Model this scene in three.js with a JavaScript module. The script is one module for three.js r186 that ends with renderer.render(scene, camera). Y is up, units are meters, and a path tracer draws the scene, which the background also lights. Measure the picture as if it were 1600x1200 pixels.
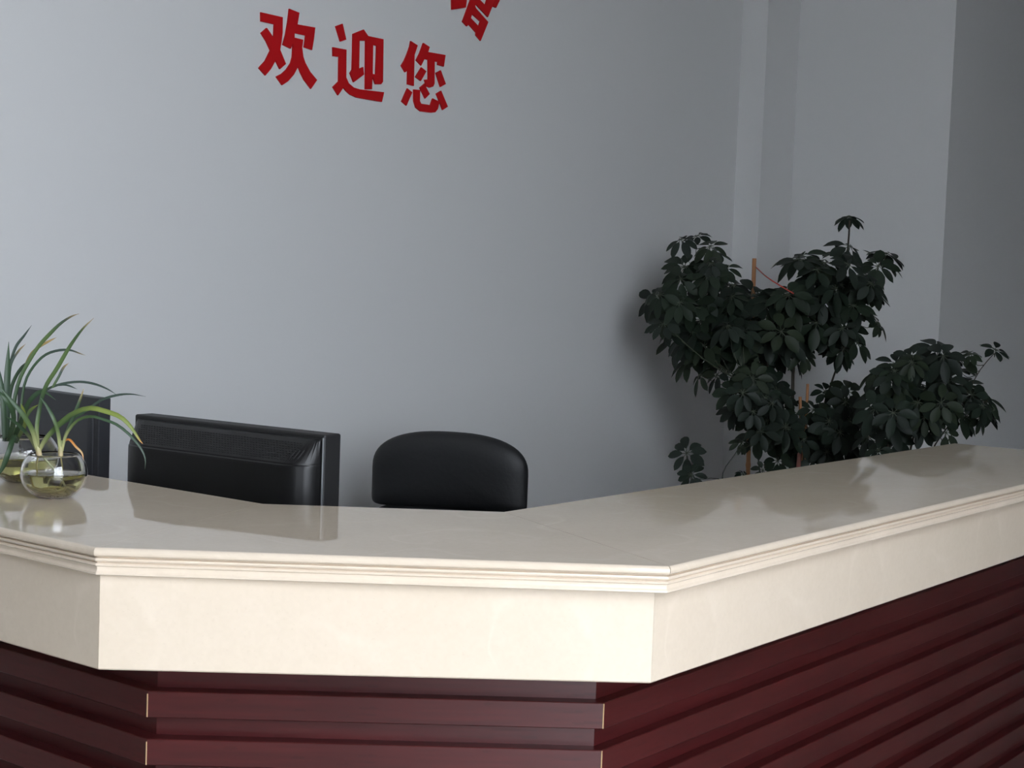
import * as THREE from 'three';
import { mergeGeometries, toCreasedNormals, mergeVertices } from 'three/addons/utils/BufferGeometryUtils.js';
import { RoundedBoxGeometry } from 'three/addons/geometries/RoundedBoxGeometry.js';

// ------------------------------------------------------------------ camera, sky, exposure
const scene = new THREE.Scene();
const camera = new THREE.PerspectiveCamera(28.567, 4 / 3, 0.05, 200);
camera.position.set(0, 1.48, 0);
camera.up.set(0.026156, 0.997451, -0.066386);
camera.lookAt(0.792636, 1.48 - 0.061159, -0.60662);
scene.add(camera);

scene.background = new THREE.Color().setRGB(0.93, 1.0, 1.1);      // even overcast sky, seen through the entrance behind the camera

const renderer = new THREE.WebGLRenderer();
renderer.toneMapping = THREE.LinearToneMapping;
renderer.toneMappingExposure = 10.1;
renderer.shadowMap.enabled = true;

// ------------------------------------------------------------------ helpers
let seed = 11;
const rnd = () => { seed = (seed + 0x6D2B79F5) | 0; let t = Math.imul(seed ^ (seed >>> 15), 1 | seed); t = (t + Math.imul(t ^ (t >>> 7), 61 | t)) ^ t; return ((t ^ (t >>> 14)) >>> 0) / 4294967296; };
const rr = (a, b) => a + (b - a) * rnd();
const V3 = (a) => new THREE.Vector3(a[0], a[1], a[2]);
const rgb = (r, g, b) => new THREE.Color().setRGB(r, g, b);
const used = {};
function numbered(n) { used[n] = (used[n] ?? -1) + 1; return used[n] ? n + '_' + String(used[n]).padStart(3, '0') : n; }
function tag(o, label, category, group, kind) {
  o.userData = { label };
  if (category) o.userData.category = category;
  if (group) o.userData.group = group;
  if (kind) o.userData.kind = kind;
  return o;
}
function thing(name, label, category, pos, turn = 0, group) {
  const g = new THREE.Group(); g.name = numbered(name); g.position.set(...pos); g.rotation.y = turn; scene.add(g);
  return tag(g, label, category, group);
}
function part(name, geo, mat, parent, pos) {
  const m = new THREE.Mesh(geo, mat); m.name = name; m.castShadow = m.receiveShadow = true;
  if (pos) m.position.set(...pos);
  parent.add(m); return m;
}
function struct(name, geo, mat, label) { const m = part(name, geo, mat, scene); m.userData = { kind: 'structure', label }; return m; }
const box = (w, h, d, x = 0, y = 0, z = 0) => new THREE.BoxGeometry(w, h, d).translate(x, y, z);
const span = (x0, x1, y0, y1, z0, z1) => box(x1 - x0, y1 - y0, z1 - z0, (x0 + x1) / 2, (y0 + y1) / 2, (z0 + z1) / 2);
const rbox = (w, h, d, r, x = 0, y = 0, z = 0, s = 3) => new RoundedBoxGeometry(w, h, d, s, r).translate(x, y, z);
const plain = (g) => { const q = g.index ? g.toNonIndexed() : g; for (const k of Object.keys(q.attributes)) if (!['position', 'normal', 'uv'].includes(k)) q.deleteAttribute(k); return q; };
const join = (list) => mergeGeometries(list.map(plain));
const tube = (pts, r, n = 12, k = 6) => new THREE.TubeGeometry(new THREE.CatmullRomCurve3(pts), n, r, k);
const lathe = (pts, n = 40) => new THREE.LatheGeometry(pts.map((p) => new THREE.Vector2(p[0], p[1])), n);

// tileable value noise for the textures
function lattice(n) { const a = new Float32Array(n * n); for (let i = 0; i < a.length; i++) a[i] = rnd(); return a; }
function vnoise(g, n, u, v) {
  const x = u * n, y = v * n, i = Math.floor(x), j = Math.floor(y), fx = x - i, fy = y - j, s = (t) => t * t * (3 - 2 * t);
  const at = (p, q) => g[(((q % n) + n) % n) * n + (((p % n) + n) % n)];
  const a = at(i, j) + (at(i + 1, j) - at(i, j)) * s(fx), b = at(i, j + 1) + (at(i + 1, j + 1) - at(i, j + 1)) * s(fx);
  return a + (b - a) * s(fy);
}
function texture(size, fn, srgb, rep = 1) {
  const d = new Uint8Array(size * size * 4);
  for (let j = 0; j < size; j++) for (let i = 0; i < size; i++) {
    const c = fn(i / size, j / size), k = 4 * (j * size + i);
    for (let q = 0; q < 3; q++) d[k + q] = Math.max(0, Math.min(255, Math.round(c[q])));
    d[k + 3] = 255;
  }
  const t = new THREE.DataTexture(d, size, size, THREE.RGBAFormat);
  t.wrapS = t.wrapT = THREE.RepeatWrapping; t.magFilter = THREE.LinearFilter; t.minFilter = THREE.LinearMipmapLinearFilter; t.generateMipmaps = true;
  if (srgb) t.colorSpace = THREE.SRGBColorSpace;
  t.repeat.set(rep, rep); t.needsUpdate = true; return t;
}
const N6 = lattice(6), N14 = lattice(14), N40 = lattice(40), N120 = lattice(120), N250 = lattice(250);

// cream marble: cloudy mottling, thin pale veins, fine crystalline specks
const marbleMap = texture(512, (u, v) => {
  const w = 0.05 * (vnoise(N14, 14, u, v) - 0.5);
  const cloud = 0.5 * vnoise(N6, 6, u, v) + 0.3 * vnoise(N14, 14, v, u) + 0.2 * vnoise(N40, 40, u, v) - 0.5;
  const vein = Math.max(0, 1 - 22 * Math.abs(vnoise(N6, 6, u + w, v - w) - 0.5)) * vnoise(N14, 14, u, v);
  const fine = vnoise(N120, 120, u, v) - 0.5, sp = vnoise(N250, 250, u, v);
  const k = 7 * cloud + 2.5 * fine + 6 * vein - (sp > 0.93 ? 4 : 0);
  return [226 + k, 210 + k * 1.05, 190 + k * 1.2];
}, true, 1.7);
const plasterBump = texture(256, (u, v) => { const h = 128 + 70 * (vnoise(N40, 40, u, v) - 0.5) + 60 * (vnoise(N120, 120, u, v) - 0.5); return [h, h, h]; }, false, 2.5);
const woodMap = texture(512, (u, v) => {
  const g = vnoise(N6, 6, u * 0.5, v) * 0.5 + vnoise(N120, 120, u * 0.05, v) * 0.35 + vnoise(N250, 250, u * 0.08, v) * 0.3 - 0.55;
  const pore = vnoise(N250, 250, u * 0.12, v) > 0.86 ? -7 : 0;
  return [68 + 28 * g + pore, 22 + 13 * g + pore * 0.6, 23 + 12 * g + pore * 0.6];
}, true, 1.0);

const M = {
  wall: new THREE.MeshStandardMaterial({ color: rgb(0.7, 0.7, 0.7), roughness: 0.85, bumpMap: plasterBump, bumpScale: 0.0006 }),
  ceiling: new THREE.MeshStandardMaterial({ color: rgb(0.85, 0.85, 0.84), roughness: 0.95 }),
  floor: new THREE.MeshStandardMaterial({ color: rgb(0.46, 0.44, 0.4), roughness: 0.1 }),
  pavement: new THREE.MeshStandardMaterial({ color: rgb(0.16, 0.16, 0.155), roughness: 0.95 }),
  marbleTop: new THREE.MeshPhysicalMaterial({ map: marbleMap, roughness: 0.03, ior: 1.5 }),
  marble: new THREE.MeshPhysicalMaterial({ map: marbleMap, roughness: 0.22 }),
  grout: new THREE.MeshStandardMaterial({ color: rgb(0.62, 0.45, 0.33), roughness: 0.6 }),
  wood: new THREE.MeshPhysicalMaterial({ map: woodMap, roughness: 0.32 }),
  rawWood: new THREE.MeshStandardMaterial({ color: rgb(0.6, 0.4, 0.22), roughness: 0.7 }),
  desk: new THREE.MeshStandardMaterial({ color: rgb(0.35, 0.3, 0.26), roughness: 0.5 }),
  red: new THREE.MeshPhysicalMaterial({ color: rgb(0.5, 0.008, 0.011), roughness: 0.6, specularIntensity: 0.3 }),
  plastic: new THREE.MeshPhysicalMaterial({ color: rgb(0.007, 0.007, 0.0075), roughness: 0.4, specularIntensity: 0.8 }),
  plasticMatte: new THREE.MeshStandardMaterial({ color: rgb(0.016, 0.016, 0.017), roughness: 0.55 }),
  plasticGrey: new THREE.MeshStandardMaterial({ color: rgb(0.03, 0.032, 0.038), roughness: 0.5 }),
  screen: new THREE.MeshPhysicalMaterial({ color: rgb(0.01, 0.01, 0.012), roughness: 0.15 }),
  trimMetal: new THREE.MeshStandardMaterial({ color: rgb(0.25, 0.26, 0.27), roughness: 0.35, metalness: 0.6 }),
  leather: new THREE.MeshPhysicalMaterial({ color: rgb(0.009, 0.0095, 0.011), roughness: 0.55, bumpMap: plasterBump, bumpScale: 0.0008 }),
  chrome: new THREE.MeshStandardMaterial({ color: rgb(0.6, 0.6, 0.6), roughness: 0.2, metalness: 1 }),
  leaf: new THREE.MeshPhysicalMaterial({ color: 0xffffff, vertexColors: true, roughness: 0.5, specularIntensity: 0.45, side: THREE.DoubleSide }),
  bark: new THREE.MeshStandardMaterial({ color: rgb(0.05, 0.04, 0.03), roughness: 0.9 }),
  greenStem: new THREE.MeshStandardMaterial({ color: rgb(0.035, 0.045, 0.04), roughness: 0.6 }),
  bamboo: new THREE.MeshStandardMaterial({ color: rgb(0.42, 0.19, 0.08), roughness: 0.6 }),
  ribbon: new THREE.MeshStandardMaterial({ color: rgb(0.45, 0.05, 0.04), roughness: 0.5 }),
  wrap: new THREE.MeshPhysicalMaterial({ color: rgb(0.32, 0.12, 0.1), roughness: 0.12, clearcoat: 1 }),
  pot: new THREE.MeshStandardMaterial({ color: rgb(0.3, 0.12, 0.07), roughness: 0.7 }),
  soil: new THREE.MeshStandardMaterial({ color: rgb(0.03, 0.022, 0.016), roughness: 1 }),
  strap: new THREE.MeshPhysicalMaterial({ color: 0xffffff, vertexColors: true, roughness: 0.45, side: THREE.DoubleSide }),
  root: new THREE.MeshStandardMaterial({ color: rgb(0.42, 0.36, 0.14), roughness: 0.7 }),
  pebble: new THREE.MeshStandardMaterial({ color: rgb(0.3, 0.26, 0.12), roughness: 0.6 }),
  glass: new THREE.MeshPhysicalMaterial({ color: rgb(1, 1, 1), roughness: 0, transmission: 1, thickness: 0.003, ior: 1.5 }),
  water: new THREE.MeshPhysicalMaterial({ color: rgb(1, 1, 1), roughness: 0, transmission: 1, thickness: 0.05, ior: 1.33, attenuationColor: rgb(0.72, 0.7, 0.38), attenuationDistance: 0.06 }),
};

// ------------------------------------------------------------------ the room
const ZA = -3.21, X1 = 5.71, Z2 = -3.09, XW = 6.0, ZE = -2.39, CEIL = 4.6, XL = -9, XR = 9, ZF = 1.6, T = 0.22;
const DOOR = { x0: -1.2, x1: 1.2, top: 4.1 }, XB = 1.1, ZC = -9;
struct('floor', span(XL - T, XR + T, -0.15, 0, ZC - T, ZF + T), M.floor, 'grey tiled floor of the reception hall');
struct('ceiling', span(XL - T, XR + T, CEIL, CEIL + 0.2, ZC - T, ZF + T), M.ceiling, 'white ceiling of the reception hall');
struct('wall_corridor', join([span(XB, XB + T, 0, CEIL, ZC, ZA - T), span(XL, XB + T, 0, CEIL, ZC - T, ZC)]), M.wall, 'walls of the deep passage left of the counter');
struct('wall_back', span(XB, XW + T, 0, CEIL, ZA - T, ZA), M.wall, 'plain white back wall carrying the red characters');
struct('trim_1', span(X1, XW, 0, CEIL, ZA, Z2), M.wall, 'narrow boxed pipe casing in the corner of the white walls');
struct('wall_right', span(XW, XW + T, 0, CEIL, ZA, ZE - T), M.wall, 'bright white side wall behind the leafy plants');
struct('wall_return', span(XW, XR + T, 0, CEIL, ZE - T, ZE), M.wall, 'shaded wall at the right edge beyond the counter');
struct('wall_far_right', span(XR, XR + T, 0, CEIL, ZE, ZF + T), M.wall, 'far right wall of the hall');
struct('wall_left', span(XL - T, XL, 0, CEIL, ZC - T, ZF + T), M.wall, 'left wall of the hall');
struct('wall_front', join([span(XL, DOOR.x0, 0, CEIL, ZF, ZF + T), span(DOOR.x1, XR, 0, CEIL, ZF, ZF + T), span(DOOR.x0, DOOR.x1, DOOR.top, CEIL, ZF, ZF + T)]), M.wall, 'front wall with the wide open entrance');
struct('ground', span(-40, 40, -0.3, -0.15, -40, 40), M.pavement, 'pavement outside the entrance');

// ------------------------------------------------------------------ reception counter
const TOP = 1.12, W = 0.452;
const FL = [1.2436, -1.6403], FR = [1.7246, -1.0408], mL = [1, -0.3516], mR = [0.4797, -1];
const XEND = 3.9, ZEND = ZA + 0.006;
const END = {
  left: [(o) => [FL[0] + o, ZEND], (o) => [FL[0] + mL[0] * o, FL[1] + mL[1] * o]],
  middle: [(o) => [FL[0] + mL[0] * o, FL[1] + mL[1] * o], (o) => [FR[0] + mR[0] * o, FR[1] + mR[1] * o]],
  right: [(o) => [FR[0] + mR[0] * o, FR[1] + mR[1] * o], (o) => [XEND, FR[1] - o]],
};
// sweeps a closed profile [[offset at left corner, offset at right corner, height] ...] along one side of the counter, mitred at the corners
function sweep(side, prof, gapA = 0, gapB = 0, crease = 0.6, planar = false) {
  const [ea, eb] = END[side], P = prof.map((p) => (p.length === 2 ? [p[0], p[0], p[1]] : p));
  const A = [], B = [];
  for (const [ol, or, h] of P) {
    const oa = side === 'right' ? or : ol, ob = side === 'left' ? ol : or, a = ea(oa), b = eb(ob);
    const dx = b[0] - a[0], dz = b[1] - a[1], l = Math.hypot(dx, dz);
    A.push([a[0] + dx / l * gapA, h, a[1] + dz / l * gapA]); B.push([b[0] - dx / l * gapB, h, b[1] - dz / l * gapB]);
  }
  const pos = [], uv = [], n = P.length;
  let per = 0;
  const dir = [B[0][0] - A[0][0], B[0][2] - A[0][2]], dl = Math.hypot(...dir);
  const along = (q) => ((q[0] - FL[0]) * dir[0] + (q[2] - FL[1]) * dir[1]) / dl;
  const tri = (a, b, c, ua, ub, uc) => { pos.push(...a, ...b, ...c); uv.push(...ua, ...ub, ...uc); };
  for (let i = 0; i < n; i++) {
    const j = (i + 1) % n, s = Math.hypot(P[j][0] - P[i][0], P[j][2] - P[i][2]), v0 = per, v1 = per + s; per = v1;
    tri(A[i], B[i], B[j], [along(A[i]), v0], [along(B[i]), v0], [along(B[j]), v1]);
    tri(A[i], B[j], A[j], [along(A[i]), v0], [along(B[j]), v1], [along(A[j]), v1]);
  }
  const flat = P.map((p) => new THREE.Vector2(p[0], p[2]));
  for (const f of THREE.ShapeUtils.triangulateShape(flat, [])) {
    const [a, b, c] = f, u = (k) => [P[k][0], P[k][2]];
    tri(A[a], A[b], A[c], u(a), u(b), u(c)); tri(B[c], B[b], B[a], u(c), u(b), u(a));
  }
  let g = new THREE.BufferGeometry();
  g.setAttribute('position', new THREE.Float32BufferAttribute(pos, 3)); g.setAttribute('uv', new THREE.Float32BufferAttribute(uv, 2));
  if (planar) for (let i = 0; i < pos.length / 3; i++) g.attributes.uv.setXY(i, pos[3 * i] + pos[3 * i + 1], pos[3 * i + 2] + pos[3 * i + 1]);
  // make the faces point outwards
  let vol = 0; for (let i = 0; i < pos.length; i += 9) { const [ax, ay, az, bx, by, bz, cx, cy, cz] = pos.slice(i, i + 9); vol += ax * (by * cz - bz * cy) - ay * (bx * cz - bz * cx) + az * (bx * cy - by * cx); }
  if (vol < 0) for (let i = 0; i < pos.length / 9; i++) for (const [at, k] of [[g.attributes.position, 3], [g.attributes.uv, 2]]) for (let q = 0; q < k; q++) { const a = at.array, t = a[(3 * i + 1) * k + q]; a[(3 * i + 1) * k + q] = a[(3 * i + 2) * k + q]; a[(3 * i + 2) * k + q] = t; }
  return toCreasedNormals(g, crease);
}
const CB = [1.9, 0, -1.4];
const counter = thing('reception_counter', 'angled reception counter with cream marble top and dark red wood slats', 'counter', CB);
const cpart = (name, g, m, parent = counter) => part(name, g.translate(-CB[0], -CB[1], -CB[2]), m, parent);
const bull = []; for (let i = 0; i <= 8; i++) { const t = (i / 8) * Math.PI; bull.push([0.0058 - 0.0058 * Math.sin(t), TOP - 0.0062 + 0.0062 * Math.cos(t)]); }
const slabProf = [[W, TOP], [0.0085, TOP], ...bull, [0.0085, TOP - 0.0124], [W, TOP - 0.0124]];
const mouldProf = [[0.008, TOP - 0.0205], [0.0062, TOP - 0.021], [0.0045, TOP - 0.0228], [0.0045, TOP - 0.0243], [0.0072, TOP - 0.0262], [0.008, TOP - 0.029], [0.0072, TOP - 0.0318], [0.005, TOP - 0.034], [0.005, TOP - 0.0365], [0.0065, TOP - 0.0375], [W - 0.02, TOP - 0.0375], [W - 0.02, TOP - 0.0205]];
const beadProf = [[0.008, TOP - 0.0124], [0.008, TOP - 0.0138], [0.0042, TOP - 0.0146], [0.003, TOP - 0.0165], [0.0042, TOP - 0.0184], [0.0085, TOP - 0.0194], [0.0085, TOP - 0.0205], [W - 0.02, TOP - 0.0205], [W - 0.02, TOP - 0.0124]];
const fasProf = [[0.015, 0.033, TOP - 0.0375], [0.015, 0.033, TOP - 0.166], [0.017, 0.035, TOP - 0.168], [0.155, 0.162, TOP - 0.168], [0.155, 0.162, TOP - 0.0375]];
const panelProf = [[0.158, 0.165, TOP - 0.168], [0.158, 0.165, 0.0], [W - 0.04, W - 0.04, 0.0], [W - 0.04, W - 0.04, TOP - 0.0375], [0.17, 0.17, TOP - 0.0375]];
const deskProf = [[W - 0.04, 0.745], [W - 0.04, 0.715], [0.87, 0.715], [0.87, 0.745]];
const SLATS = 12, PITCH = 0.0695, SH = 0.0385;
for (const side of ['left', 'middle', 'right']) {
  const ga = side === 'right' ? 0.0005 : side === 'middle' ? 0.0002 : 0, gb = side === 'middle' ? 0.0005 : side === 'left' ? 0.0002 : 0;
  cpart('marble_slab', sweep(side, slabProf, ga, gb, 0.6, true), M.marbleTop);
  cpart('bead_moulding', sweep(side, beadProf), M.marble);
  cpart('edge_moulding', sweep(side, mouldProf), M.marble);
  cpart('fascia_panel', sweep(side, fasProf, 0.0002, 0.0002), M.marble);
  cpart('back_panel', sweep(side, panelProf), M.wood);
  cpart('work_shelf', sweep(side, deskProf), M.desk);
  for (let k = 0; k < SLATS; k++) {
    const y1 = TOP - 0.2275 - k * PITCH, y0 = y1 - SH, b = 0.0012;
    const s = cpart('wood_slat', sweep(side, [[0.158, 0.165, y1], [0.1352, 0.1452, y1], [0.134, 0.144, y1 - b], [0.134, 0.144, y0 + b], [0.1352, 0.1452, y0], [0.158, 0.165, y0]], 0, 0, 0.3), M.wood);
    if (side === 'middle') {                                        // chipped, unvarnished corner edges
      const [a, e] = END.middle;
      const pa = a(0.1338), pe = e(0.1438);
      cpart('worn_edge', span(pa[0] - 0.0009, pa[0] + 0.0003, y0 + 0.001, y1 - 0.004, pa[1] - 0.0012, pa[1] + 0.0003), M.rawWood, s);
      cpart('worn_edge', span(pe[0] - 0.0006, pe[0] + 0.0008, y0 + 0.001, y1 - 0.001, pe[1] - 0.0006, pe[1] + 0.0008), M.rawWood, s);
    }
  }
}

// ------------------------------------------------------------------ red characters on the back wall
const GLYPHS = {"huan":{"p":[[[2.9626,2.2385],[3.0468,2.2383],[3.0479,2.1941],[3.0445,2.1682],[3.0404,2.1454],[3.0644,2.1086],[3.0415,2.0906],[3.0241,2.1124],[3.0068,2.0868],[2.986,2.0651],[2.9603,2.0825],[2.9845,2.1068],[3.0029,2.1378],[2.9854,2.1613],[2.9653,2.1812],[2.9869,2.1987],[3.0137,2.1757],[3.0152,2.2131],[2.9641,2.2132]],[[3.0722,2.2668],[3.112,2.2618],[3.1058,2.2277],[3.1776,2.23],[3.1737,2.1965],[3.1674,2.1631],[3.1353,2.1665],[3.1406,2.2011],[3.0955,2.2011],[3.0954,2.1883],[3.13,2.1876],[3.127,2.1636],[3.1328,2.1387],[3.1416,2.1227],[3.1623,2.0997],[3.1914,2.0797],[3.1673,2.0505],[3.139,2.0728],[3.1231,2.0922],[3.1135,2.108],[3.0965,2.0821],[3.0736,2.0599],[3.052,2.0464],[3.0278,2.0676],[3.0493,2.0789],[3.0664,2.0929],[3.0834,2.1145],[3.0892,2.1324],[3.0901,2.173],[3.0819,2.1543],[3.0506,2.1607],[3.0598,2.1896],[3.0673,2.2268]]],"h":[]},"ying":{"p":[[[3.2627,2.2473],[3.2914,2.2593],[3.3087,2.2152],[3.2844,2.2057]],[[3.2532,2.1845],[3.3109,2.1856],[3.3135,2.1036],[3.3251,2.0879],[3.3475,2.0779],[3.3729,2.0758],[3.3984,2.0766],[3.4826,2.0809],[3.4742,2.0501],[3.3614,2.0494],[3.3328,2.0545],[3.3153,2.0631],[3.3025,2.0721],[3.2811,2.0459],[3.2581,2.0675],[3.2818,2.0876],[3.2802,2.1598],[3.2549,2.1583]],[[3.3374,2.2368],[3.3833,2.2569],[3.4038,2.2406],[3.4725,2.2414],[3.4745,2.1713],[3.4763,2.1121],[3.4684,2.1034],[3.4425,2.1],[3.4285,2.1222],[3.4277,2.0828],[3.3983,2.079],[3.3933,2.2249],[3.3665,2.2208],[3.368,2.1368],[3.3857,2.1447],[3.3905,2.1226],[3.3462,2.0933],[3.3294,2.1186],[3.3383,2.1306],[3.3381,2.1843]]],"h":[[[3.4267,2.2176],[3.443,2.2167],[3.4427,2.13],[3.4288,2.1295]]]},"nin":{"p":[[[3.5992,2.2553],[3.6321,2.2468],[3.6187,2.2145],[3.6203,2.1176],[3.59,2.1189],[3.5895,2.1625],[3.5772,2.1546],[3.5582,2.1727],[3.5723,2.1912],[3.5868,2.2182],[3.5953,2.2381]],[[3.6599,2.2583],[3.6906,2.2503],[3.6839,2.2335],[3.7698,2.2364],[3.7634,2.1981],[3.7327,2.1992],[3.7329,2.2088],[3.717,2.2086],[3.72,2.1379],[3.7139,2.1276],[3.6978,2.1223],[3.6814,2.1234],[3.6705,2.1441],[3.6883,2.1475],[3.6852,2.2083],[3.6673,2.2089],[3.6522,2.1858],[3.6275,2.1991],[3.6438,2.2244]],[[3.6541,2.1808],[3.6783,2.1715],[3.653,2.1376],[3.6269,2.1467]],[[3.7491,2.1844],[3.7763,2.1442],[3.7502,2.1312],[3.7255,2.1727]],[[3.5906,2.1065],[3.614,2.0969],[3.5886,2.0521],[3.5653,2.0628]],[[3.6202,2.1071],[3.6513,2.109],[3.6514,2.0743],[3.6582,2.0667],[3.7038,2.0679],[3.7142,2.0904],[3.7477,2.0839],[3.7406,2.0595],[3.728,2.0474],[3.7084,2.044],[3.6562,2.0422],[3.6332,2.0511],[3.6226,2.0708]],[[3.6493,2.1161],[3.6727,2.1328],[3.6798,2.1211],[3.6981,2.1022],[3.6768,2.0848]],[[3.7308,2.1074],[3.7541,2.1199],[3.7902,2.0729],[3.7647,2.0591]]],"h":[]},"guan":{"p":[[[3.7913,2.4165],[3.794,2.3853],[3.8647,2.4044],[3.8682,2.4298],[3.876,2.4627],[3.9007,2.4756],[3.8746,2.4891],[3.8615,2.5157],[3.8289,2.5144],[3.815,2.4878],[3.7803,2.4647],[3.7813,2.4446]],[[3.8874,2.4332],[3.85,2.356],[3.8738,2.3447],[3.8821,2.3527],[3.9225,2.3317],[3.922,2.323],[3.9476,2.3086],[3.9847,2.3766],[3.9171,2.4109],[3.9117,2.4191],[3.9194,2.4217],[3.9818,2.3922],[4.0018,2.4284],[4.0156,2.4553],[3.9219,2.4981]],[[4.0049,2.432],[4.024,2.4302],[4.0557,2.4795],[4.0009,2.5042],[4.0105,2.528],[3.9904,2.537],[3.9768,2.5151],[3.9194,2.5409],[3.891,2.4846],[3.9085,2.4765],[3.9269,2.5127],[4.0247,2.4683]]],"h":[[[3.8977,2.3887],[3.942,2.3716],[3.9351,2.3545],[3.8926,2.3745]],[[3.9349,2.4424],[3.9651,2.4294],[3.9738,2.4513],[3.945,2.4646]]]}};
function character(key, name, label) {
  const g = GLYPHS[key], all = g.p.flat(), cx = all.reduce((s, p) => s + p[0], 0) / all.length, cy = all.reduce((s, p) => s + p[1], 0) / all.length;
  const th = thing(name, label, 'wall character', [cx, cy, ZA], 0, 'red cut-out characters on the back wall');
  for (const p of g.p) {
    const sh = new THREE.Shape(p.map((q) => new THREE.Vector2(q[0] - cx, q[1] - cy)));
    for (const h of g.h) {
      const hx = h.reduce((s, q) => s + q[0], 0) / h.length, hy = h.reduce((s, q) => s + q[1], 0) / h.length;
      let inside = false;
      for (let i = 0, j = p.length - 1; i < p.length; j = i++) if ((p[i][1] > hy) !== (p[j][1] > hy) && hx < (p[j][0] - p[i][0]) * (hy - p[i][1]) / (p[j][1] - p[i][1]) + p[i][0]) inside = !inside;
      if (inside) sh.holes.push(new THREE.Path(h.map((q) => new THREE.Vector2(q[0] - cx, q[1] - cy))));
    }
    part('stroke', new THREE.ExtrudeGeometry(sh, { depth: 0.005, bevelEnabled: false }).translate(0, 0, 0.0003), M.red, th);
  }
}
character('huan', 'wall_character', 'red cut-out character 欢, first and leftmost of the lower row');
character('ying', 'wall_character', 'red cut-out character 迎, middle one of the lower row');
character('nin', 'wall_character', 'red cut-out character 您, last and lowest of the lower row');
character('guan', 'wall_character', 'tilted red character 馆 cut off by the top of the picture');

// ------------------------------------------------------------------ monitors on the work shelf
function shell(levels, nx = 28) {            // lofted moulded back: each level [y, half width, depth, corner radius]
  const pos = [], idx = [];
  for (const [y, hw, d, r] of levels) for (let i = 0; i <= nx; i++) {
    const t = i / nx; let x, z;
    const a = 0.32, rr2 = Math.min(r, hw);
    if (t < a) { const q = (t / a) * Math.PI / 2; x = -hw + rr2 * (1 - Math.cos(q)); z = d * Math.sin(q); }
    else if (t > 1 - a) { const q = ((1 - t) / a) * Math.PI / 2; x = hw - rr2 * (1 - Math.cos(q)); z = d * Math.sin(q); }
    else { x = -hw + rr2 + (2 * hw - 2 * rr2) * (t - a) / (1 - 2 * a); z = d; }
    pos.push(x, y, z);
  }
  const n = nx + 1;
  for (let j = 0; j < levels.length - 1; j++) for (let i = 0; i < nx; i++) { const a = j * n + i, b = a + 1, c = a + n, d = c + 1; idx.push(a, c, b, b, c, d); }
  for (const [j, flip] of [[0, true], [levels.length - 1, false]]) for (let i = 1; i < nx; i++) { const a = j * n, b = j * n + i, c = b + 1; flip ? idx.push(a, b, c) : idx.push(a, c, b); }
  const g = new THREE.BufferGeometry(); g.setAttribute('position', new THREE.Float32BufferAttribute(pos, 3)); g.setIndex(idx);
  g.setAttribute('uv', new THREE.Float32BufferAttribute(pos.flatMap((_, i) => (i % 3 ? [] : [pos[i], pos[i + 1]])), 2));
  return toCreasedNormals(g.toNonIndexed(), 0.5);
}
const SHELF = 0.745;
{
  const m = thing('monitor', 'black flat monitor with vented rounded back, seen from behind beside the chair', 'monitor', [1.8575, SHELF, -2.0755], -86.5 * Math.PI / 180);
  const H = 1.22 - SHELF, hw = 0.2395;
  part('bezel', rbox(2 * hw, 0.31, 0.044, 0.004, 0, H - 0.155, -0.022), M.plasticMatte, m);
  part('screen', box(2 * hw - 0.04, 0.265, 0.002, 0, H - 0.155, -0.0445), M.screen, m);
  const cover = part('back_cover', shell([[H - 0.302, hw - 0.01, 0.002, 0.02], [H - 0.296, hw - 0.008, 0.04, 0.05], [H - 0.28, hw - 0.006, 0.052, 0.062], [H - 0.06, hw - 0.006, 0.05, 0.06], [H - 0.0545, hw - 0.006, 0.0485, 0.058], [H - 0.0525, hw - 0.0068, 0.046, 0.056], [H - 0.05, hw - 0.0065, 0.0455, 0.056], [H - 0.012, hw - 0.008, 0.01, 0.03], [H - 0.008, hw - 0.01, 0.002, 0.02]]), M.plastic, m);
  const ribs = [];
  for (let i = 0; i < 58; i++) { const x = -0.2 + i * 0.4 / 57; ribs.push(box(0.0028, 0.0012, 0.0012).translate(x, 0, 0)); }
  const rows = [];
  for (let j = 0; j < 9; j++) { const t = j / 8, y = H - 0.017 - t * 0.028, z = 0.0155 + t * 0.0262; for (const r of ribs) rows.push(r.clone().translate((j % 2) * 0.0035 - 0.002, y, z)); }
  const grille = part('vent_grille', join(rows), M.plasticMatte, cover); grille.userData = { kind: 'stuff', label: 'fine perforated vent band along the top' };
  for (const s of [0, 1, 2]) part('vent_slot', rbox(0.0022, 0.02, 0.002, 0.0008).rotateZ(-0.2).rotateX(-0.75), M.plasticMatte, cover, [0.195 + s * 0.0075, H - 0.037 + s * 0.001, 0.0335 - s * 0.003]);
  part('trim_line', rbox(0.003, 0.3, 0.004, 0.0012, hw - 0.003, H - 0.155, 0.0005), M.trimMetal, m);
  part('stand_neck', rbox(0.07, H - 0.24, 0.03, 0.008, 0, (H - 0.24) / 2 + 0.008, -0.02), M.plasticMatte, m);
  part('stand_foot', rbox(0.24, 0.016, 0.18, 0.007, 0, 0.008, -0.02), M.plasticMatte, m);
}
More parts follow.
